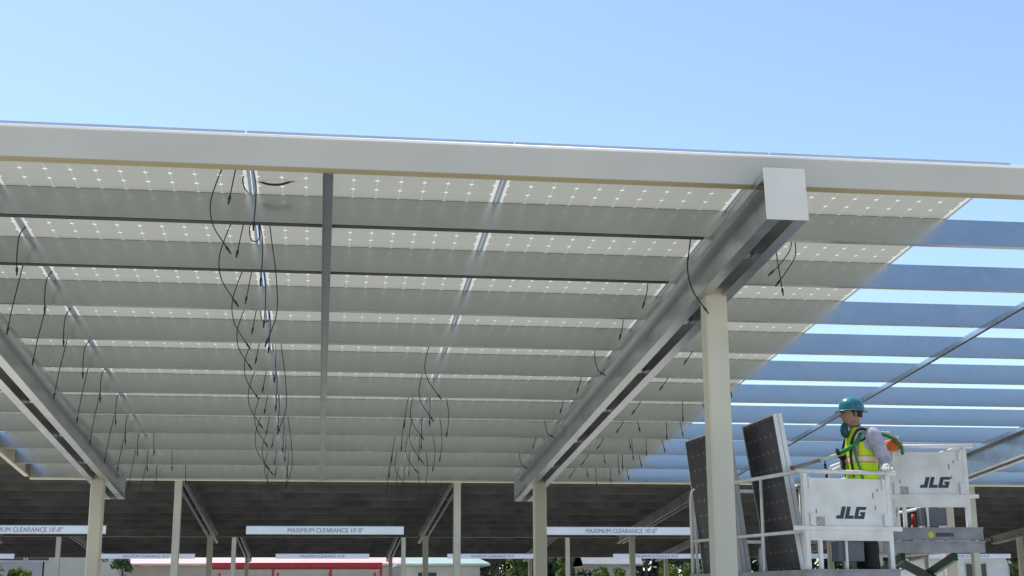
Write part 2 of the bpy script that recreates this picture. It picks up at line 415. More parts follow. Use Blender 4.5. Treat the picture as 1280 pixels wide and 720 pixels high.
# ------------------------------------------------------------------ clearance bars
BARW = mat('white clearance bar', (.80, .82, .84), .45, 0, .04, 2)
LETT = mat('grey lettering', (.24, .27, .33), .6, 0, .1, 8)
def text_mesh(body, width, height):
    cu = bpy.data.curves.new('lettering', 'FONT'); cu.body = body; cu.align_x = 'CENTER'; cu.align_y = 'CENTER'; cu.resolution_u = 2
    cu.extrude = .004
    o = bpy.data.objects.new('lettering', cu); COL.objects.link(o)
    bpy.context.view_layer.update()
    me = bpy.data.meshes.new_from_object(o.evaluated_get(bpy.context.evaluated_depsgraph_get()))
    bpy.data.objects.remove(o)
    xs = [v.co.x for v in me.vertices]; ysv = [v.co.y for v in me.vertices]
    cx, cy = (max(xs)+min(xs))/2, (max(ysv)+min(ysv))/2; kx, ky = width/(max(xs)-min(xs)), height/(max(ysv)-min(ysv))
    vs = [Vector(((v.co.x-cx)*kx, -v.co.z, (v.co.y-cy)*ky)) for v in me.vertices]; fs = [tuple(p.vertices) for p in me.polygons]
    bpy.data.meshes.remove(me)
    return vs, fs
TV, TF = text_mesh('MAXIMUM CLEARANCE 10\'-0"', 1.38, .085)
barproto = None
def place_bar(x, y, z, ztop, label, group):
    global barproto
    if barproto is None:
        t = thing('clearance_bar', label, 'clearance sign', (x, y, z), group)
        m = MB(); hw = 1.44; r = .074; pr = [(-.03, -r+.015), (-.02, -r), (.02, -r), (.03, -r+.015), (.03, r-.015), (.02, r), (-.02, r), (-.03, r-.015)]
        m.extrude(pr, lambda p, q, a: (x+a, y+p, z+q), -hw, hw); m.build('bar', BARW, t)
        MB().add([p+Vector((x, y-.0315, z)) for p in TV], TF).build('lettering', LETT, t)
        for s in (-1, 1):
            MB().tube([(x+s*1.2, y, z+.0735), (x+s*1.2, y, ztop)], .004, n=6).build('hanger_rod', CABLE, t)
        barproto = t; return
    t = barproto.copy(); COL.objects.link(t); t.location = (x, y, z); t['label'] = label; t['group'] = group
    for ch in list(barproto.children):
        c = ch.copy(); COL.objects.link(c); c.parent = t
GR2, GR3 = 'clearance bars hung under the second canopy', 'clearance bars hung under the farthest canopy'
zt2 = plane_z(7.95, .19)
for x, lab in ((.07, 'white maximum clearance bar hanging between the two left canopy columns'), (5.64, 'white clearance bar partly hidden by the scissor lift, right of the far column'),
               (-5.30, 'white clearance bar at the left edge, crossing behind the leftmost column'), (11.1, 'white clearance bar beyond the lifts at far right')):
    place_bar(x, 25.34, 2.852, zt2, lab, GR2)
for j, lab in enumerate(('small distant clearance bar cut by the left edge', 'small distant clearance bar left of the red frame, beside the leftmost column',
                         'small distant clearance bar right above the red steel frame', 'small distant clearance bar left of the middle column and trees',
                         'small distant clearance bar above the trees, left of the lift', 'small distant clearance bar behind the lift platforms', 'small distant clearance bar at the right edge under the canopy')):
    place_bar(.05+5.33*(j-2), 42.9, 2.925, zt2, lab, GR3)

# ------------------------------------------------------------------ scissor lifts
JLG = [([(0, 0), (.62, 0), (.62, 1), (.30, 1), (.30, .28), (0, .28)], 0), ([(0, 0), (.72, 0), (.72, .27), (.31, .27), (.31, 1), (0, 1)], .74),
       ([(0, 0), (.86, 0), (.86, .57), (.43, .57), (.43, .38), (.56, .38), (.56, .25), (.30, .25), (.30, .75), (.86, .75), (.86, 1), (0, 1)], 1.54)]
def rails(m, pts, r=.019): m.tube(smoothpath(pts, 1) if False else pts, r, n=8)
def make_lift(label, ox, oy, rz, deck, W_, L_, two_toes):
    t = thing('scissor_lift', label, 'scissor lift', (ox, oy, 0), 'scissor lifts under the canopy', rz)
    Wm = WORLD[t.name]
    P = lambda x, y, z: Wm @ Vector((x, y, z))
    def bx(m, *a, mi=0): m.box(*a, mi=mi, T=Wm); return m
    top = deck+1.05; mid = deck+.50
    bx(MB(), .01, W_-.01, .01, L_-.01, deck-.03, deck).build('deck', LIFTGREY, t)
    # toe boards
    toes = [(deck+.075, deck+.205), (deck-.055, deck+.065)] if two_toes else [(deck-.05, deck+.155)]
    for n_, (za, zb) in enumerate(toes):
        e = .10 if two_toes else .03
        m = bx(MB(), -e, W_+e, -.055-.02*n_, -.03-.02*n_, za, zb)
        bx(m, -e, W_+e, -.075-.02*n_, -.0555-.02*n_, zb-.016, zb-.001)
        toe = m.build('toe_board', LIFTGREY, t)
        if n_ == 0:
            yq = -.0575-.02*n_; zc = (za+zb)/2-(.01 if two_toes else .0); xc = W_*.47
            d = MB(); d.add([P(xc+.03*math.cos(a), yq, zc+.035*math.sin(a)) for a in [2*PI*q/10 for q in range(10)]], [tuple(range(10))], 0)
            xx = xc+.055
            for wd in (.020, .016, .022, .014, .02, .02, .014, .02):
                bx(d, xx, xx+wd, yq-.001, yq+.001, zc-.020, zc+.020, mi=1); xx += wd+.005
            d.build('decal', [YELLOW, DKBLUE], toe)
    for x_ in (-.02, W_-.005):
        bx(MB(), x_, x_+.025, -.028, L_, deck-.03, deck+.15).build('toe_board', LIFTGREY, t)
    # gate end : posts, panel, beam
    m = MB()
    for x_ in (0, W_-.045): bx(m, x_, x_+.045, -.025, .02, deck+.001, top-.02)
    bx(m, .14, .175, -.02, .012, deck+.001, mid+.04); bx(m, W_*.46, W_*.46+.02, .0, .02, deck+.001, mid+.04)
    m.tube([P(-.06, -.002, top), P(W_+.08, -.002, top)], .021, n=8)
    bx(m, -.13, W_+.09, -.0452, -.026, mid+.005, mid+.045); bx(m, .046, W_-.046, -.03, .015, mid-.085, mid+.004)
    for x_ in (.05, W_-.10):
        bx(m, x_, x_+.05, -.05, -.0262, mid+.05, mid+.16); bx(m, x_+.004, x_+.014, -.04, -.0262, top-.16, top-.05)
    gate = m.build('gate', WHITE, t)
    m = bx(MB(), .046, W_-.046, -.022, -.004, mid+.012, top-.062)
    panel = m.build('gate_panel', WHITE, gate)
    m = MB(); h = .112; x0_ = .33; z0_ = mid+.115
    for poly, off in JLG:
        m.extrude([((p+off)*h*1.12+q*h*.30, q*h) for p, q in poly], lambda p, q, a: P(x0_+p, a, z0_+q), -.0255, -.0222)
    m.build('lettering', DKBLUE, panel); m = MB()
    for sx_, sz_, hh in ((.12, .2, .04), (W_-.2, .36, .05), (W_-.18, .24, .035), (W_-.15, .4, .03)):
        bx(m, sx_, sx_+.008, -.0245, -.0222, mid+sz_-hh, mid+sz_)
    m.build('scuff_marks', mat('dark scuffs', (.12, .12, .12), .8), panel)
    m = bx(MB(), .12, .21, -.0245, -.0222, mid+.03, mid+.13); m.build('sticker', mat('faded white sticker', (.62, .55, .5), .6, 0, .3, 40), panel)
    # side and end guard rails
    for x_ in (.02, W_-.02):
        m = MB()
        m.tube([P(x_, .02, top), P(x_, L_-.10, top), P(x_, L_-.03, top-.03), P(x_, L_, top-.10), P(x_, L_, deck)], .02, n=8)
        m.tube([P(x_, .02, mid), P(x_, L_-.02, mid)], .017, n=8)
        for y_ in (L_*.34, L_*.67): m.tube([P(x_, y_, deck), P(x_, y_, top-.019)], .017, n=8)
        m.build('guard_rail', WHITE, t)
    m = MB(); m.tube([P(.04, L_, top-.11), P(.07, L_, top-.03), P(.14, L_, top), P(W_-.14, L_, top), P(W_-.07, L_, top-.03), P(W_-.04, L_, top-.11)], .02, n=8)
    m.tube([P(.02, L_, mid), P(W_-.02, L_, mid)], .017, n=8)
    m.tube([P(.04, L_, top-.11), P(.09, L_, deck)], .017, n=8); m.tube([P(W_-.04, L_, top-.11), P(W_-.09, L_, deck)], .017, n=8)
    m.build('guard_rail', WHITE, t)
    hoop = MB(); hoop.tube(smoothpath([P(.34, L_*.62, deck), P(.34, L_*.62, deck+.33), P(.37, L_*.62, deck+.40), P(.44, L_*.62, deck+.42), P(.50, L_*.62, deck+.40), P(.52, L_*.62, deck+.33), P(.52, L_*.62, deck)], 4), .02, n=8)
    hoop.build('hoop_rail', WHITE, t)
    m = bx(MB(), W_*.40, W_*.40+.27, .03, .16, mid-.27, mid-.087); bx(m, W_*.40+.03, W_*.40+.10, .028, .0299, mid-.24, mid-.16); bx(m, W_*.40+.11, W_*.40+.13, .05, .07, mid-.0869, mid+.03)
    m.build('control_box', mat('grey plastic box', (.13, .14, .17), .5, 0, .1, 8), t)
    # chassis, wheels, scissor stack
    bx(MB(), .03, W_-.03, .15, L_-.15, .14, .48).build('chassis', LIFTGREY, t)
    for x_ in (0, W_-.11):
        for y_ in (.42, L_-.42):
            wm = MB(); rg = []
            for q, rr in ((0, .12), (.012, .165), (.098, .165), (.11, .12)):
                rg.append([P(x_+q, y_+rr*math.cos(a), .168+rr*math.sin(a)) for a in [2*PI*k/24 for k in range(24)]])
            wm.rings(rg); wh = wm.build('wheel', RUBBER, t)
            hm = MB(); xo = x_-.004 if x_ == 0 else x_+.102
            hm.rings([[P(xo+q, y_+rr*math.cos(a), .168+rr*math.sin(a)) for a in [2*PI*k/16 for k in range(16)]] for q, rr in ((0, .07), (.012, .085))]); hm.build('hub', WHITE, wh)
    n = 4; zA, zB = .52, deck-.06; dz = (zB-zA)/n
    for side in (.12, W_-.17):
        for k in range(n):
            for sgn in (0, 1):
                a, b = (L_-.25, .25) if sgn else (.25, L_-.25)
                o_ = .048*sgn
                m = MB(); q = dz*.5
                z0_, z1_ = zA+dz*k+.02, zA+dz*(k+1)-.02
                d = Vector((0, b-a, z1_-z0_)).normalized(); nn = Vector((0, -d.z, d.y))*.045
                c = [Vector((side+o_, a, z0_)), Vector((side+o_, b, z1_))]
                vs = [P(*(c[i]+s*nn+Vector((xx, 0, 0)))) for xx in (0, .045) for i, s in ((0, -1), (1, -1), (1, 1), (0, 1))]
                m.add(vs, [(0, 1, 2, 3), (7, 6, 5, 4), (0, 4, 5, 1), (1, 5, 6, 2), (2, 6, 7, 3), (3, 7, 4, 0)])
                m.build('scissor_arm', GREEN, t)
    return t, P
RZ = R(11.0)
liftA, PA = make_lift('white scissor lift carrying the worker and two stacks of solar panels', 4.40, 12.03, RZ, 1.70, .94, 2.34, False)
liftB, PB = make_lift('empty white scissor lift raised higher, behind the worker at right', 5.86, 13.46, R(-6), 2.10, .85, 2.30, True)

# ------------------------------------------------------------------ panels standing on the near lift
def panel_stack(ntop, nbot, ftop, fbot, count, labels, group, cellmat):
    """ntop .. fbot: near/far, top/bottom corners of the face that looks left; the stack grows to the right"""
    ex = (Vector(nbot)-Vector(ntop)).normalized()              # long side, downwards
    ey = (Vector(ftop)-Vector(ntop)); ey = (ey-ex*ey.dot(ex)).normalized()
    ez = ex.cross(ey)
    if ez.x > 0: flip = True
    else: flip = False
    right = ez if flip else -ez
    for q in range(count):
        o = Vector(ntop)+right*(.047*q+.0)
        X, Yv, Z = ex, ey, -right
        W = Matrix(((X.x, Yv.x, Z.x, o.x), (X.y, Yv.y, Z.y, o.y), (X.z, Yv.z, Z.z, o.z), (0, 0, 0, 1)))
        t = bpy.data.objects.new('photovoltaic_module', None); COL.objects.link(t); t.matrix_world = W; WORLD[t.name] = W
        tag(t, labels[q], 'solar panel', group)
        T = lambda x, y, z: W @ Vector((x, y, z))
        m = MB()
        for a0, a1, b0, b1 in ((0, 1.65, 0, .012), (0, 1.65, .978, .99), (0, .012, .0122, .9778), (1.638, 1.65, .0122, .9778)):
            m.box(a0, a1, b0, b1, -.042, 0, T=W)
        m.build('frame', mat('bright anodised frame', (.80, .81, .83), .35, .25, .04, 3), t)
        lm = MB(); lm.box(.0122, 1.6378, .0122, .9778, -.012, -.003, T=W)
        lm.build('laminate', cellmat, t)
panel_stack((4.285, 12.41, 3.330), (4.510, 12.41, 1.715), (4.285, 13.40, 3.330), (4.51, 13.40, 1.715), 2,
            ['front dark solar panel of the near stack, its cells facing left', 'rear solar panel of the near stack, seen as a bright white edge'], 'solar panels stacked on the lift', CELLS)
GREYC = CELLS
panel_stack((4.005, 13.30, 3.285), (4.175, 13.30, 1.715), (3.915, 14.25, 3.285), (4.085, 14.25, 1.715), 3,
            ['front dark solar panel half hidden behind the near column', 'middle solar panel of the stack behind the near column', 'rearmost solar panel of the stack behind the near column'], 'solar panels stacked on the lift', GREYC)

# ------------------------------------------------------------------ the worker
SKIN = mat('tanned skin', (.42, .24, .16), .55, 0, .08, 20)
SHIRT = mat('lavender work shirt', (.52, .53, .64), .9, 0, .12, 16, bump=.9)
TROUS = mat('black work trousers', (.022, .022, .026), .85, 0, .2, 9, bump=.3)
TEAL = mat('teal hard hat shell', (.015, .21, .27), .25, 0, .05, 6, coat=.4)
HIV = None
def vest_material():
    m, nt, b, out = nodes_of('lime vest with pale bands')
    N = nt.nodes.new; L = nt.links.new
    tc = N('ShaderNodeTexCoord'); sx = N('ShaderNodeSeparateXYZ'); L(tc.outputs['Object'], sx.inputs[0])
    def M(op, a, bb):
        n = N('ShaderNodeMath'); n.operation = op
        for i, v in enumerate((a, bb)):
            if isinstance(v, (int, float)): n.inputs[i].default_value = v
            else: L(v, n.inputs[i])
        return n.outputs[0]
    def band(o, c, h): return M('LESS_THAN', M('ABSOLUTE', M('SUBTRACT', o, c), 0), h)
    z = sx.outputs['Z']; y = sx.outputs['Y']
    orange = M('MAXIMUM', band(z, 1.185, .036), M('MULTIPLY', band(M('ABSOLUTE', y, 0), .115, .036), M('GREATER_THAN', z, 1.185)))
    silver = M('MAXIMUM', band(z, 1.185, .022), M('MULTIPLY', band(M('ABSOLUTE', y, 0), .115, .02), M('GREATER_THAN', z, 1.185)))
    nz = N('ShaderNodeTexNoise'); nz.inputs['Scale'].default_value = 14; L(tc.outputs['Object'], nz.inputs[0])
    a = N('ShaderNodeMixRGB'); a.inputs[1].default_value = (.62, .90, .02, 1); a.inputs[2].default_value = (.90, .32, .10, 1); L(orange, a.inputs[0])
    c = N('ShaderNodeMixRGB'); L(a.outputs[0], c.inputs[1]); c.inputs[2].default_value = (.80, .74, .64, 1); L(silver, c.inputs[0])
    L(c.outputs[0], b.inputs['Base Color']); b.inputs['Roughness'].default_value = .75
    bp = N('ShaderNodeBump'); bp.inputs['Strength'].default_value = .5; bp.inputs['Distance'].default_value = .03; L(nz.outputs['Fac'], bp.inputs['Height']); L(bp.outputs[0], b.inputs['Normal'])
    return m
def skin_graph(verts, radii, edges, root=0, sub=2):
    me = bpy.data.meshes.new('tmp'); me.from_pydata(verts, edges, []); o = bpy.data.objects.new('tmp', me); COL.objects.link(o)
    md = o.modifiers.new('s', 'SKIN')
    for i, v in enumerate(me.skin_vertices[0].data):
        v.radius = (radii[i], radii[i]) if isinstance(radii[i], float) else radii[i]; v.use_root = (i == root)
    sb = o.modifiers.new('u', 'SUBSURF'); sb.levels = sub; sb.render_levels = sub
    bpy.context.view_layer.update()
    em = bpy.data.meshes.new_from_object(o.evaluated_get(bpy.context.evaluated_depsgraph_get()))
    vs = [v.co.copy() for v in em.vertices]; fs = [tuple(p.vertices) for p in em.polygons]
    bpy.data.objects.remove(o); bpy.data.meshes.remove(em)
    return vs, fs
def make_worker(px, py, pz):
    t = thing('person', 'worker in teal hard hat and lime safety vest standing on the near lift', 'person', (px, py, pz))
    B = WORLD[t.name]
    P = lambda x, y, z: B @ Vector((x, y, z))
    # facing -x ; his left side is towards -y (the camera)
    S = {}
    names = ['pelvis', 'waist', 'chest', 'neck0', 'neck1', 'head', 'lsh', 'lel', 'lwr', 'lpalm', 'rsh', 'rel', 'rwr', 'rpalm', 'lhip', 'lkn', 'lan', 'lheel', 'ltoe', 'rhip', 'rkn', 'ran', 'rheel', 'rtoe']
    pos = [(0, 0, .95), (0, 0, 1.10), (.0, 0, 1.30), (-.02, 0, 1.46), (-.045, 0, 1.53), (-.07, 0, 1.63),
           (.045, -.175, 1.40), (.12, -.255, 1.165), (.10, -.335, 1.085), (.085, -.375, 1.075),
           (.0, .19, 1.41), (-.055, .22, 1.14), (-.15, .10, 1.235), (-.185, .07, 1.255),
           (0, -.09, .91), (-.01, -.10, .49), (.01, -.11, .09), (.05, -.11, .05), (-.15, -.12, .035),
           (0, .09, .91), (-.03, .10, .49), (.0, .11, .09), (.04, .11, .05), (-.16, .12, .035)]
    rad = [.11, .10, .11, .055, .055, .06, .048, .040, .03, .034, .048, .043, .03, .034, .085, .058, .042, .04, .032, .085, .058, .042, .04, .032]
    E_ = [('pelvis', 'waist'), ('waist', 'chest'), ('chest', 'neck0'), ('neck0', 'neck1'), ('neck1', 'head'), ('chest', 'lsh'), ('lsh', 'lel'), ('lel', 'lwr'), ('lwr', 'lpalm'),
          ('chest', 'rsh'), ('rsh', 'rel'), ('rel', 'rwr'), ('rwr', 'rpalm'), ('pelvis', 'lhip'), ('lhip', 'lkn'), ('lkn', 'lan'), ('lan', 'lheel'), ('lan', 'ltoe'),
          ('pelvis', 'rhip'), ('rhip', 'rkn'), ('rkn', 'ran'), ('ran', 'rheel'), ('ran', 'rtoe')]
    ix = {n: i for i, n in enumerate(names)}
    vs, fs = skin_graph([tuple(p) for p in pos], rad, [(ix[a], ix[b]) for a, b in E_])
    m = MB(); m.add([P(*v) for v in vs], fs, 0, True)
    # head: shaped sphere with brow, nose, lips, chin, ears
    hc = Vector((-.075, 0, 1.625)); rings = []; nz_, na = 18, 24
    for i in range(1, nz_):
        th = PI*i/nz_; ring = []
        for k in range(na):
            ph = 2*PI*k/na
            d = Vector((math.sin(th)*math.cos(ph), math.sin(th)*math.sin(ph), math.cos(th)))
            q = Vector((d.x*.098, d.y*.074, d.z*.118))
            f = max(0, -d.x)                            # towards the face
            if d.z < -.2: q.x += .018*min(1, (-.2-d.z)*2)*(1 if d.x > 0 else -.2)*-1; q.y *= 1-.18*min(1, (-d.z-.2))
            front = f**3
            nose = math.exp(-((d.y/.20)**2))*math.exp(-(((d.z+.10)/.17)**2))
            q.x -= .026*front*nose
            q.x += .006*front*math.exp(-(((d.z-.12)/.10)**2))*math.exp(-(((abs(d.y)-.34)/.15)**2))     # eye hollows
            q.x -= .006*front*math.exp(-(((d.z+.48)/.07)**2))*math.exp(-((d.y/.35)**2))                  # lips
            q.x -= .012*f*math.exp(-(((d.z+.78)/.16)**2))                                               # chin
            ring.append(P(*(hc+q)))
        rings.append(ring)
    m.rings(rings)
    for s in (-1, 1):
        ear = [[P(-.062+.010*math.cos(a)*w_+e*.2, s*(.073+e), 1.625+.030*math.sin(a)*w_) for a in [2*PI*k/10 for k in range(10)]] for e, w_ in ((0, .8), (.010, 1.1), (.016, .8))]
        m.rings(ear)
    # fingers: left hand closed on the gate rail, right hand round the conduit
    def hand(palm, fwd, side, curl, mm):
        palm, fwd, side, curl = Vector(palm), Vector(fwd).normalized(), Vector(side).normalized(), Vector(curl).normalized()
        for j, ln in enumerate((.070, .080, .075, .058)):
            b0 = palm+side*(-.027+.018*j)+fwd*.015
            pts = [b0, b0+fwd*ln*.4+curl*ln*.08, b0+fwd*ln*.62+curl*ln*.42, b0+fwd*ln*.45+curl*ln*.72]
            mm.tube([P(*q) for q in smoothpath(pts, 3)], [.0105]*5+[.0095]*3+[.0085, .007], n=7)
        b0 = palm-side*.028-fwd*.015
        mm.tube([P(*q) for q in smoothpath([b0, b0-side*.022+fwd*.018+curl*.01, b0-side*.018+fwd*.045+curl*.028], 3)], [.0125]*3+[.011]*2+[.010, .008], n=7)
    m.build('body', SKIN, t)
    EYE_M = mat('dark eye', (.03, .02, .02), .3)
    m = MB()
    for s in (-1, 1):
        c_ = Vector((-.163, s*.031, 1.640)); m.rings([[P(c_.x-a_, c_.y+.011*math.cos(a)*w_, c_.z+.006*math.sin(a)*w_) for a in [2*PI*k/8 for k in range(8)]] for a_, w_ in ((-.006, 1.), (.0, 1.0), (.004, .5))])
    m.build('eye', EYE_M, t)
    m = MB(); m.loft([(1.60, -.045, 0, .078, .079), (1.64, -.05, 0, .088, .083), (1.69, -.055, 0, .092, .084)], 20, T=B)
    m.build('hair', mat('dark hair', (.03, .02, .015), .7, 0, .3, 60), t)
    # gloves
    gl = MB(); hand((.085, -.378, 1.078), (-.5, -.8, .05), (-.85, .5, 0), (-.1, -.2, -1), gl)
    gl.tube([P(.105, -.325, 1.092), P(.098, -.345, 1.086), P(.085, -.375, 1.080), (P(.070, -.40, 1.078))], [.034, .037, .042, .026], n=10)
    gl.build('glove', mat('off white glove', (.72, .70, .66), .85, 0, .12, 30), t)
    gl = MB(); hand((-.190, .066, 1.258), (-.8, -.4, .1), (-.1, .2, 1), (.2, -.9, .1), gl)
    gl.tube([P(-.135, .12, 1.22), P(-.165, .085, 1.242), P(-.19, .066, 1.257), P(-.215, .05, 1.265)], [.034, .037, .042, .026], n=10)
    gl.build('glove', mat('black glove', (.02, .025, .025), .8, 0, .2, 30), t)
    # shirt : torso and sleeves
    m = MB(); m.loft([(.93, .0, 0, .118, .165), (1.10, .005, 0, .115, .158), (1.30, .01, 0, .122, .178), (1.40, .01, 0, .112, .178), (1.45, .0, 0, .088, .13), (1.485, -.02, 0, .066, .075), (1.505, -.03, 0, .062, .066)], 24, T=B)
    for path, rr in (([(.03, -.15, 1.425), (.055, -.19, 1.40), (.09, -.222, 1.29), (.120, -.252, 1.175), (.12, -.285, 1.13), (.115, -.325, 1.095)], [.066, .077, .068, .060, .054, .046]),
                     ([(.0, .155, 1.42), (.0, .195, 1.40), (-.03, .21, 1.27), (-.055, .22, 1.15), (-.09, .18, 1.18), (-.135, .12, 1.222)], [.066, .074, .066, .054, .048, .042])):
        pp = smoothpath(path, 4); r2 = []
        for i in range(len(pp)):
            u = i/(len(pp)-1)*(len(rr)-1); a = int(min(u, len(rr)-2)); r2.append(rr[a]*(1-(u-a))+rr[a+1]*(u-a)+.006*math.sin(i*2.3+1)*(.4+i/len(pp)))
        m.tube([P(q.x+.004*math.sin(i*1.7), q.y+.003*math.sin(i*2.9), q.z) for i, q in enumerate(pp)], r2, n=14)
    m.build('shirt', SHIRT, t)
    # vest : loose shell, open at the arm holes
    m = MB(); rings = []
    for z, cx, rx, ry in ((.865, -.005, .146, .190), (.90, -.004, .147, .189), (1.0, -.002, .142, .182), (1.12, .0, .138, .176), (1.24, .002, .140, .176), (1.33, .004, .138, .168), (1.40, .004, .128, .150), (1.445, 0, .108, .128), (1.478, -.008, .086, .098), (1.495, -.012, .074, .084)):
        rings.append([P(cx+rx*math.copysign(abs(math.cos(a))**.85, math.cos(a))+.004*math.sin(a*5+z*20), ry*math.copysign(abs(math.sin(a))**.85, math.sin(a)), z) for a in [2*PI*k/32 for k in range(32)]])
    m.rings(rings, cap=False)
    m.build('safety_vest', vest_material(), t)
    # harness straps
    m = MB()
    gm = mat('green webbing', (.02, .28, .09), .7, 0, .15, 30); dm = mat('dark webbing', (.02, .045, .03), .8, 0, .15, 30)
    for s in (-1, 1):
        m.tube([P(*q) for q in smoothpath([(-.11, s*.09, .98), (-.142, s*.10, 1.15), (-.135, s*.10, 1.33), (-.06, s*.105, 1.465), (.05, s*.10, 1.45), (.135, s*.07, 1.30), (.145, s*.05, 1.1)], 4)], .013, n=6)
    m.tube([P(*q) for q in smoothpath([(-.12, -.09, 1.33), (-.03, -.165, 1.37), (.02, -.19, 1.46)], 4)], .012, n=6)
    for k in range(20):
        pass
    m.build('harness', [dm], t)
    m = MB(); m.tube([P(*q) for q in smoothpath([(-.04, -.125, 1.43), (-.10, -.145, 1.34), (-.165, -.10, 1.285), (-.21, .02, 1.255)], 5)], .021, n=7)
    m.tube([P(*q) for q in smoothpath([(-.12, -.135, 1.33), (-.118, -.165, 1.20), (-.085, -.178, 1.06), (-.07, -.175, .99)], 5)], .012, n=6)
    m.build('lanyard', gm, t)
    # trousers, boots
    m = MB(); m.loft([(.98, 0, 0, .125, .165), (.90, 0, 0, .125, .17), (.84, 0, 0, .118, .165)], 24, T=B)
    for s, kx in ((-1, -.01), (1, -.03)):
        pp = smoothpath([(0, s*.085, .90), (-.005, s*.095, .70), (kx, s*.10, .49), (0, s*.108, .28), (.01, s*.11, .10)], 4)
        m.tube([P(*q) for q in pp], [.098-.037*i/(len(pp)-1)+.004*math.sin(i*1.9) for i in range(len(pp))], n=14)
    m.build('trousers', TROUS, t)
    for s, hx in ((-1, .0), (1, -.01)):
        m = MB(); m.loft([(.002, hx-.05, s*.115, .135, .048), (.05, hx-.05, s*.115, .137, .05), (.085, hx-.03, s*.113, .105, .048), (.12, hx+.005, s*.111, .066, .05), (.19, hx+.012, s*.11, .062, .055)], 18, T=B)
        m.build('boot', RUBBER, t)
    # hard hat : ribbed dome and full brim
    m = MB(); hc = Vector((-.068, 0, 1.665)); rg = []
    for q, rr in ((-.006, 1.0), (.012, 1.), (.045, .965), (.075, .88), (.10, .72), (.118, .5), (.127, .25), (.130, .04)):
        rg.append([P(hc.x+rr*.128*math.cos(a), rr*.106*math.sin(a), hc.z+q+(.007*math.exp(-((math.sin(a)*rr/.28)**2)) if rr < .97 else 0)) for a in [2*PI*k/36 for k in range(36)]])
    m.rings(rg, cap=False)
    br = []
    for q, kx, ky in ((.004, .120, .104), (.000, .140, .122), (-.008, .158, .134), (-.013, .158, .134), (-.006, .138, .12), (-.004, .118, .100)):
        br.append([P(hc.x+kx*math.cos(a)-(.012 if kx > .14 and math.cos(a) < 0 else 0), ky*math.sin(a), hc.z+q) for a in [2*PI*k/36 for k in range(36)]])
    m.rings(br, cap=False)
    hat = m.build('hard_hat', TEAL, t)
    m = MB(); 
    st = [P(hc.x+.03*u, -(.1045-.010*max(0, w_)), hc.z+.045+.022*w_) for u, w_ in ((-1, -1), (1, -1), (1, 1), (-1, 1))]
    m.add(st, [(0, 1, 2, 3)]); m.build('hat_sticker', mat('reddish grey sticker', (.45, .25, .24), .6, 0, .4, 60), hat)
    # teal respirator hanging under the chin
    m = MB(); m.loft([(1.405, -.135, .01, .020, .03), (1.43, -.145, .01, .034, .045), (1.475, -.150, .01, .038, .05), (1.52, -.150, .01, .032, .045), (1.545, -.145, .01, .016, .03)], 16, T=B)
    m.tube([P(*q) for q in smoothpath([(-.145, -.03, 1.50), (-.10, -.068, 1.50), (-.03, -.07, 1.51)], 4)], .005, n=6)
    m.build('respirator', mat('dark teal rubber', (.02, .09, .13), .5, 0, .1, 12), t)
    return t
make_worker(5.135, 12.37, 1.702)

# conduit held by the worker, resting on the left guard rail
m = MB()
a, b = Vector((4.385, 12.23, 2.795)), Vector((5.01, 12.43, 2.966))
d = (b-a); m.tube([a, a+d*.5], .017, 0, n=10); m.tube([a+d*.505, b], .019, 1, n=10)
m.tube([a+d*.5, a+d*.53], .023, 1, n=10); m.tube([a-d*.012, a+d*.02], .022, 2, n=10)
pole = m.build('steel_conduit', [mat('brownish conduit', (.40, .33, .29), .5, .3, .15, 10), mat('white sleeve', (.72, .72, .68), .5), mat('rust red end cap', (.38, .10, .07), .6)], None, world=Matrix.Translation(a))
tag(pole, 'thin conduit with a white sleeve, held out to the left by the worker', 'conduit')
m = MB(); c0 = a+d*.60
m.tube([c0+Vector((0, 0, -.018)), c0+Vector((.0, 0, -.05))], .006, n=6); m.tube([c0+Vector((0, 0, -.05)), c0+Vector((0, 0, -.095))], [.014, .009], n=8)
m.tube([c0+Vector((0.01, 0, -.095)), c0+Vector((.01, 0, -.15))], .004, n=6); m.tube([c0+Vector((0.01, 0, -.15)), c0+Vector((.01, 0, -.18))], .013, n=8)
tag(m.build('snap_hook', CABLE, None, world=Matrix.Translation(c0)), 'small black hook dangling from the conduit beside the worker', 'hook')

# tool bag over the far gate
bag = thing('tool_bag', 'orange and green bag slung behind the worker on the higher lift', 'bag', PB(.04, -.02, 2.95))
def lump(cx, cy, cz, rx, ry, rz, n=14, j=.12, seed=1, T=None):
    rnd = random.Random(seed); ph = [rnd.uniform(0, 6) for _ in range(6)]; rings = []
    for i in range(1, n):
        th = PI*i/n; ring = []
        for k in range(18):
            p = 2*PI*k/18; d = Vector((math.sin(th)*math.cos(p), math.sin(th)*math.sin(p), math.cos(th)))
            q = 1+j*(math.sin(3*d.x+ph[0])*math.sin(4*d.y+ph[1])+.6*math.sin(6*d.z+ph[2])*math.cos(5*d.x+ph[3]))
            v = Vector((cx+rx*d.x*q, cy+ry*d.y*q, cz+rz*d.z*q)); ring.append(T @ v if T is not None else v)
        rings.append(ring)
    return rings
Wb = WORLD[liftB.name]
m = MB(); m.rings(lump(.055, -.075, 3.155, .11, .055, .062, seed=3, T=Wb), mi=0)
m.build('sack', [mat('orange nylon', (.80, .17, .03), .7, 0, .15, 15)], bag)
m = MB()
for q in range(2):
    m.tube([PB(*p) for p in smoothpath([(-.085, -.08-.03*q, 3.27), (-.01, -.135, 3.245), (.06, -.145, 3.20), (.13, -.13, 3.13), (.15, -.09, 3.06)], 4)], .017, n=7)
m.build('strap', mat('green strap webbing', (.03, .33, .10), .7, 0, .3, 20), bag)
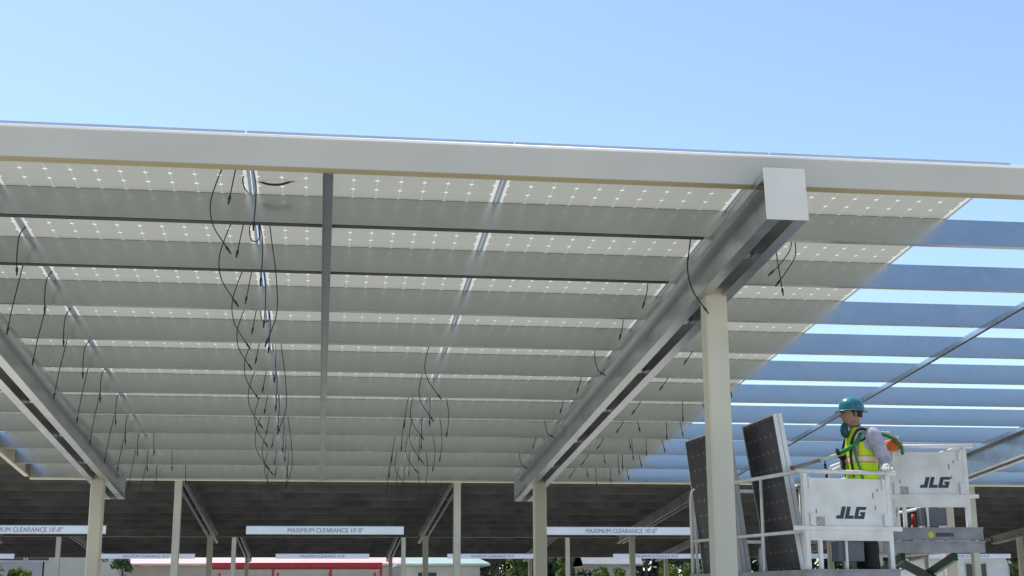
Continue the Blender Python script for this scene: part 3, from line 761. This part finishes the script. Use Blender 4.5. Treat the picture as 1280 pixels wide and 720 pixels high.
m = MB(); m.tube([PB(*p) for p in smoothpath([(-.06, -.09, 3.29), (.01, -.10, 3.278), (.08, -.11, 3.235), (.11, -.12, 3.22)], 4)], [.012]*4+[.02]*4+[.016]*5, n=8)
m.build('rope', mat('pale rope', (.75, .74, .70), .9, 0, .15, 40), bag)

# small gear on the platforms
m = MB(); m.rings(lump(.52, 1.25, 1.70+.10, .17, .13, .105, j=.22, seed=5, T=WORLD[liftA.name]))
m.tube([PA(*p) for p in smoothpath([(.42, 1.2, 1.86), (.47, 1.18, 1.95), (.55, 1.18, 1.95), (.62, 1.2, 1.86)], 4)], .012, n=6)
tag(m.build('gear_bag', mat('black canvas', (.012, .012, .014), .8, 0, .2, 10, bump=.4), None, world=Matrix.Translation(PA(.52, 1.25, 1.7))), 'slumped black bag on the near platform, under the leaning panels', 'bag')
m = MB(); m.tube([PB(.30, .3, 2.102), PB(.335, .3, 2.36)], .014, 0, n=8); m.tube([PB(.335, .3, 2.36), PB(.345, .3, 2.46)], .018, 0, n=8)
tag(m.build('pry_bar', mat('red handle', (.55, .03, .03), .5), None, world=Matrix.Translation(PB(.3, .3, 2.1))), 'red handled bar standing inside the higher lift below its gate', 'hand tool')
m = MB(); m.tube([PB(.46, .35, 2.102), PB(.46, .35, 2.48)], .022, 0, n=10); m.tube([PB(.46, .35, 2.48), PB(.46, .35, 2.50)], .026, 0, n=10)
tag(m.build('white_tube', WHITE, None, world=Matrix.Translation(PB(.46, .35, 2.1))), 'short white tube standing upright beside the red handled bar', 'tube')

# ------------------------------------------------------------------ background
def gable(name, label, x0, x1, y0, y1, ze, zr, wallm, roofm, windows=(), group=None, hip=0.):
    t = thing(name, label, 'building', ((x0+x1)/2, y0, 0), group)
    MB().box(x0, x1, y0, y1, 0, ze-.02).build('wall', wallm, t)
    ym = (y0+y1)/2; e = .6
    m = MB(); vs = []
    for dz in (0, .14):
        vs += [(x0-e, y0-e, ze+dz), (x1+e, y0-e, ze+dz), (x1+e, y1+e, ze+dz), (x0-e, y1+e, ze+dz), (x0-e+hip, ym, zr+dz), (x1+e-hip, ym, zr+dz)]
    m.add(vs, [(6, 7, 11, 10), (8, 9, 10, 11), (7, 8, 11), (9, 6, 10), (0, 4, 5, 1), (2, 5, 4, 3), (1, 5, 2), (3, 4, 0), (0, 1, 7, 6), (1, 2, 8, 7), (2, 3, 9, 8), (3, 0, 6, 9)])
    m.build('roof', roofm, t)
    for wx, wz, ww, wh in windows:
        f = MB()
        for a in ((wx-.06, wx, wz-.06, wz+wh+.06), (wx+ww, wx+ww+.06, wz-.06, wz+wh+.06), (wx+.001, wx+ww-.001, wz-.06, wz), (wx+.001, wx+ww-.001, wz+wh, wz+wh+.06)):
            f.box(a[0], a[1], y0-.05, y0-.003, a[2], a[3])
        wo = f.build('window', mat('window frame paint', (.5, .5, .48), .5), t)
        MB().box(wx+.001, wx+ww-.001, y0-.02, y0-.004, wz+.001, wz+wh-.001).build('pane', mat('dark glass', (.02, .025, .03), .1, 0, .1, 2), wo)
    return t
CREAM = mat('cream stucco', (.44, .42, .36), .85, 0, .06, 1.5)
GREYW = mat('grey stucco', (.33, .33, .33), .85, 0, .08, 1.2)
PINK = mat('faded red tin roof', (.80, .47, .44), .6, 0, .08, .8)
SAGE = mat('sage green roof', (.36, .46, .41), .6, 0, .1, .8)
gable('warehouse', 'low grey building with dark strip windows behind the left columns', -26, -16.3, 84, 96, 5.2, 7.2, GREYW, GREYW, [(-18.9, 3.95, 1.5, .42), (-17.7+.55, 3.95, 1.2, .42), (-21.5, 3.95, 1.5, .42)])
gable('storehouse', 'cream walled block between the grey building and the red roof', -16.2, -12.6, 84, 94, 5.4, 6.6, CREAM, CREAM)
gable('hall', 'long low building with a faded red roof behind the red frame', -13.5, 9.6, 97, 111, 3.95, 7.5, CREAM, PINK, [(-9, 2.0, 1.5, 1.2), (-5, 2.0, 1.5, 1.2), (0, 2.0, 1.5, 1.2), (5, 2.0, 1.5, 1.2)])
gable('shed', 'small building with a sage green hipped roof right of the red frame', 5.4, 10.2, 88, 94, 3.7, 4.9, CREAM, SAGE, [(6.2, 2.2, 1.2, 1.1)], hip=2.0)
gable('cottage', 'pale house glimpsed between the trees left of the lift', 20.0, 23.4, 101, 107, 4.0, 6.2, CREAM, GREYW, [(20.6, 2.4, .9, 1.0)])
gable('office', 'pale building behind the columns at the far right edge', 40, 58, 84, 96, 4.2, 6.6, mat('white stucco', (.66, .66, .63), .85, 0, .06, 1), GREYW, [(41.5, 2.6, 1.4, 1.1), (44.5, 2.6, 1.4, 1.1), (47.5, 2.6, 1.4, 1.1), (50.5, 2.6, 1.4, 1.1)])
# red primed steel frame
t = thing('steel_gantry', 'red primed steel frame of beams and posts under the farthest canopy', 'steel frame', (-1, 62, 0))
fx = [-5.0, -2.1, .45, 2.75]
for yy in (62,):
    MB().extrude([(-.09, -.15), (.09, -.15), (.09, -.13), (.012, -.13), (.012, .13), (.09, .13), (.09, .15), (-.09, .15), (-.09, .13), (-.012, .13), (-.012, -.13), (-.09, -.13)], lambda p, q, a: (a, yy+p, 3.08+q), fx[0], fx[-1]).build('frame_beam', REDP, t)
for xx in (fx[-1],):
    MB().box(xx-.122, xx-.002, 62.1, 69.09, 2.96, 3.2).build('frame_beam', REDP, t)
for xx in fx:
    for yy in (62, 69):
        MB().box(xx-.06+(.06 if xx == fx[0] else -.06 if xx == fx[-1] else 0), xx+.06+(.06 if xx == fx[0] else -.06 if xx == fx[-1] else 0), yy-.08, yy+.08, 0, 2.925).build('frame_post', REDP, t)

# trees
def leaf_material(name, c):
    m, nt, b, out = nodes_of(name)
    N = nt.nodes.new; L = nt.links.new
    tc = N('ShaderNodeTexCoord'); nz = N('ShaderNodeTexNoise'); nz.inputs['Scale'].default_value = 1.1; nz.inputs['Detail'].default_value = 5
    L(tc.outputs['Object'], nz.inputs[0]); r = N('ShaderNodeValToRGB')
    r.color_ramp.elements[0].position = .35; r.color_ramp.elements[1].position = .68
    r.color_ramp.elements[0].color = (*[x*.45 for x in c], 1); r.color_ramp.elements[1].color = (*[x*1.5 for x in c], 1)
    L(nz.outputs['Fac'], r.inputs[0]); L(r.outputs[0], b.inputs['Base Color']); b.inputs['Roughness'].default_value = .6
    tr = N('ShaderNodeBsdfTranslucent'); L(r.outputs[0], tr.inputs[0]); mx = N('ShaderNodeMixShader'); mx.inputs[0].default_value = .35
    L(b.outputs[0], mx.inputs[1]); L(tr.outputs[0], mx.inputs[2]); L(mx.outputs[0], out.inputs[0])
    return m
LEAF = [leaf_material('bright green leaves', (.10, .15, .025)), leaf_material('mid green leaves', (.055, .095, .022)), leaf_material('dark green needles', (.022, .045, .022))]
BARK = mat('grey brown bark', (.10, .08, .06), .9, 0, .3, 12)
def tree(label, x, y, h, rad, kind, seed, low=.18, n=2600, ls=.16):
    rnd = random.Random(seed)
    t = thing('tree', label, 'tree', (x, y, 0), 'trees beyond the canopies')
    m = MB(); bend = rnd.uniform(-.3, .3)
    m.tube(smoothpath([(x, y, 0), (x+bend*.3, y, h*.25), (x+bend, y+.1, h*.55), (x+bend*1.2, y, h*.85)], 4), [.05*h*.5*(1-.065*i) for i in range(13)], n=9)
    blobs = []
    for k in range(11):
        zz = h*(low+(.96-low)*rnd.random()); u = (zz/h-low)/(1-low)
        rr = rad*(math.sin(PI*min(1, .18+.8*u)))**.7*rnd.uniform(.35, .95); a = rnd.uniform(0, 2*PI)
        c = Vector((x+bend+rr*math.cos(a), y+rr*math.sin(a), zz)); blobs.append((c, rad*rnd.uniform(.28, .5)))
        m.tube(smoothpath([(x+bend*zz/h, y, zz*.62), ((x+c.x)/2, (y+c.y)/2, zz*.82), c], 3), [.03*h*.25*(1-.12*i) for i in range(7)], n=6)
    m.build('trunk', BARK, t)
    m = MB()
    for k in range(n):
        c, br = rnd.choice(blobs); d = Vector((rnd.gauss(0, 1), rnd.gauss(0, 1), rnd.gauss(0, 1))).normalized()*br*(rnd.random()**.45)
        p = c+Vector((d.x, d.y, d.z*.8)); s = ls*rnd.uniform(.6, 1.4)
        a = Vector((rnd.gauss(0, 1), rnd.gauss(0, 1), rnd.gauss(0, 1))).normalized(); b_ = a.cross(Vector((rnd.gauss(0, 1), rnd.gauss(0, 1), rnd.gauss(0, 1)))).normalized()
        m.add([p-a*s, p+b_*s*.45, p+a*s, p-b_*s*.45], [(0, 1, 2, 3)])
    m.build('crown', LEAF[kind], t)
TREE_N = {13: 500, 11: 1800, 12: 1200}
for spec in (('yellow green shrubby tree at the left edge under the clearance bar', -17.4, 72, 3.9, 1.5, 0, 11, .1),
             ('low bright green tree in front of the grey building, second from left', -14.9, 70.5, 3.2, .9, 0, 12, .1),
             ('small leafy tree in front of the red roof beside the leftmost column', -10.4, 76, 4.3, .8, 1, 13, .35),
             ('dark bushy tree just right of the sage green roof', 12.3, 97, 7.5, 2.1, 2, 14, .1),
             ('bright green tree left of the middle column', 12.6, 86, 4.4, 1.5, 0, 15, .1),
             ('bright green tree just right of the middle column', 15.6, 85, 4.6, 1.7, 0, 16, .1),
             ('dark dense tree right of the middle column', 18.0, 98, 8.5, 2.3, 2, 17, .08),
             ('light green bush low between the dark trees', 17.9, 84, 4.0, 1.2, 0, 18, .1),
             ('dark tree beside the pale house', 22.6, 94, 8.0, 1.4, 2, 19, .1),
             ('mid green tree left of the lift', 24.2, 90, 6.5, 1.8, 1, 20, .1),
             ('yellow green tree seen through the near lift rails', 21.8, 80, 4.0, 1.6, 0, 21, .1),
             ('broad mid green tree behind the two lifts', 29.5, 88, 6.5, 3.0, 1, 22, .1),
             ('dark tree below the higher lift', 33.5, 80, 5.0, 2.2, 2, 23, .1),
             ('small dark tree at the right edge before the pale building', 41.5, 78, 4.6, 1.3, 1, 24, .15),
             ('green tree behind the right edge column', 47.5, 80, 4.4, 1.4, 1, 25, .15)):
    tree(*spec, n=TREE_N.get(spec[6], 2600))

rnd = random.Random(99); m = MB()
for k in range(24000):
    x = rnd.uniform(-60, 110); top = 8.6+1.6*math.sin(x*.31)+1.1*math.sin(x*.83+1)+.6*math.sin(x*1.9)
    p = Vector((x, 128+rnd.uniform(-3, 3), rnd.uniform(0, top))); s_ = rnd.uniform(.3, .85)
    a = Vector((rnd.gauss(0, 1), rnd.gauss(0, 1), rnd.gauss(0, 1))).normalized(); b_ = a.cross(Vector((rnd.gauss(0, 1), rnd.gauss(0, 1), rnd.gauss(0, 1)))).normalized()
    m.add([p-a*s_, p+b_*s_*.55, p+a*s_, p-b_*s_*.55], [(0, 1, 2, 3)])
o = m.build('woodland', LEAF[2]); o['kind'] = 'stuff'
tag(o, 'dark belt of distant trees closing the view behind the buildings', 'woodland')
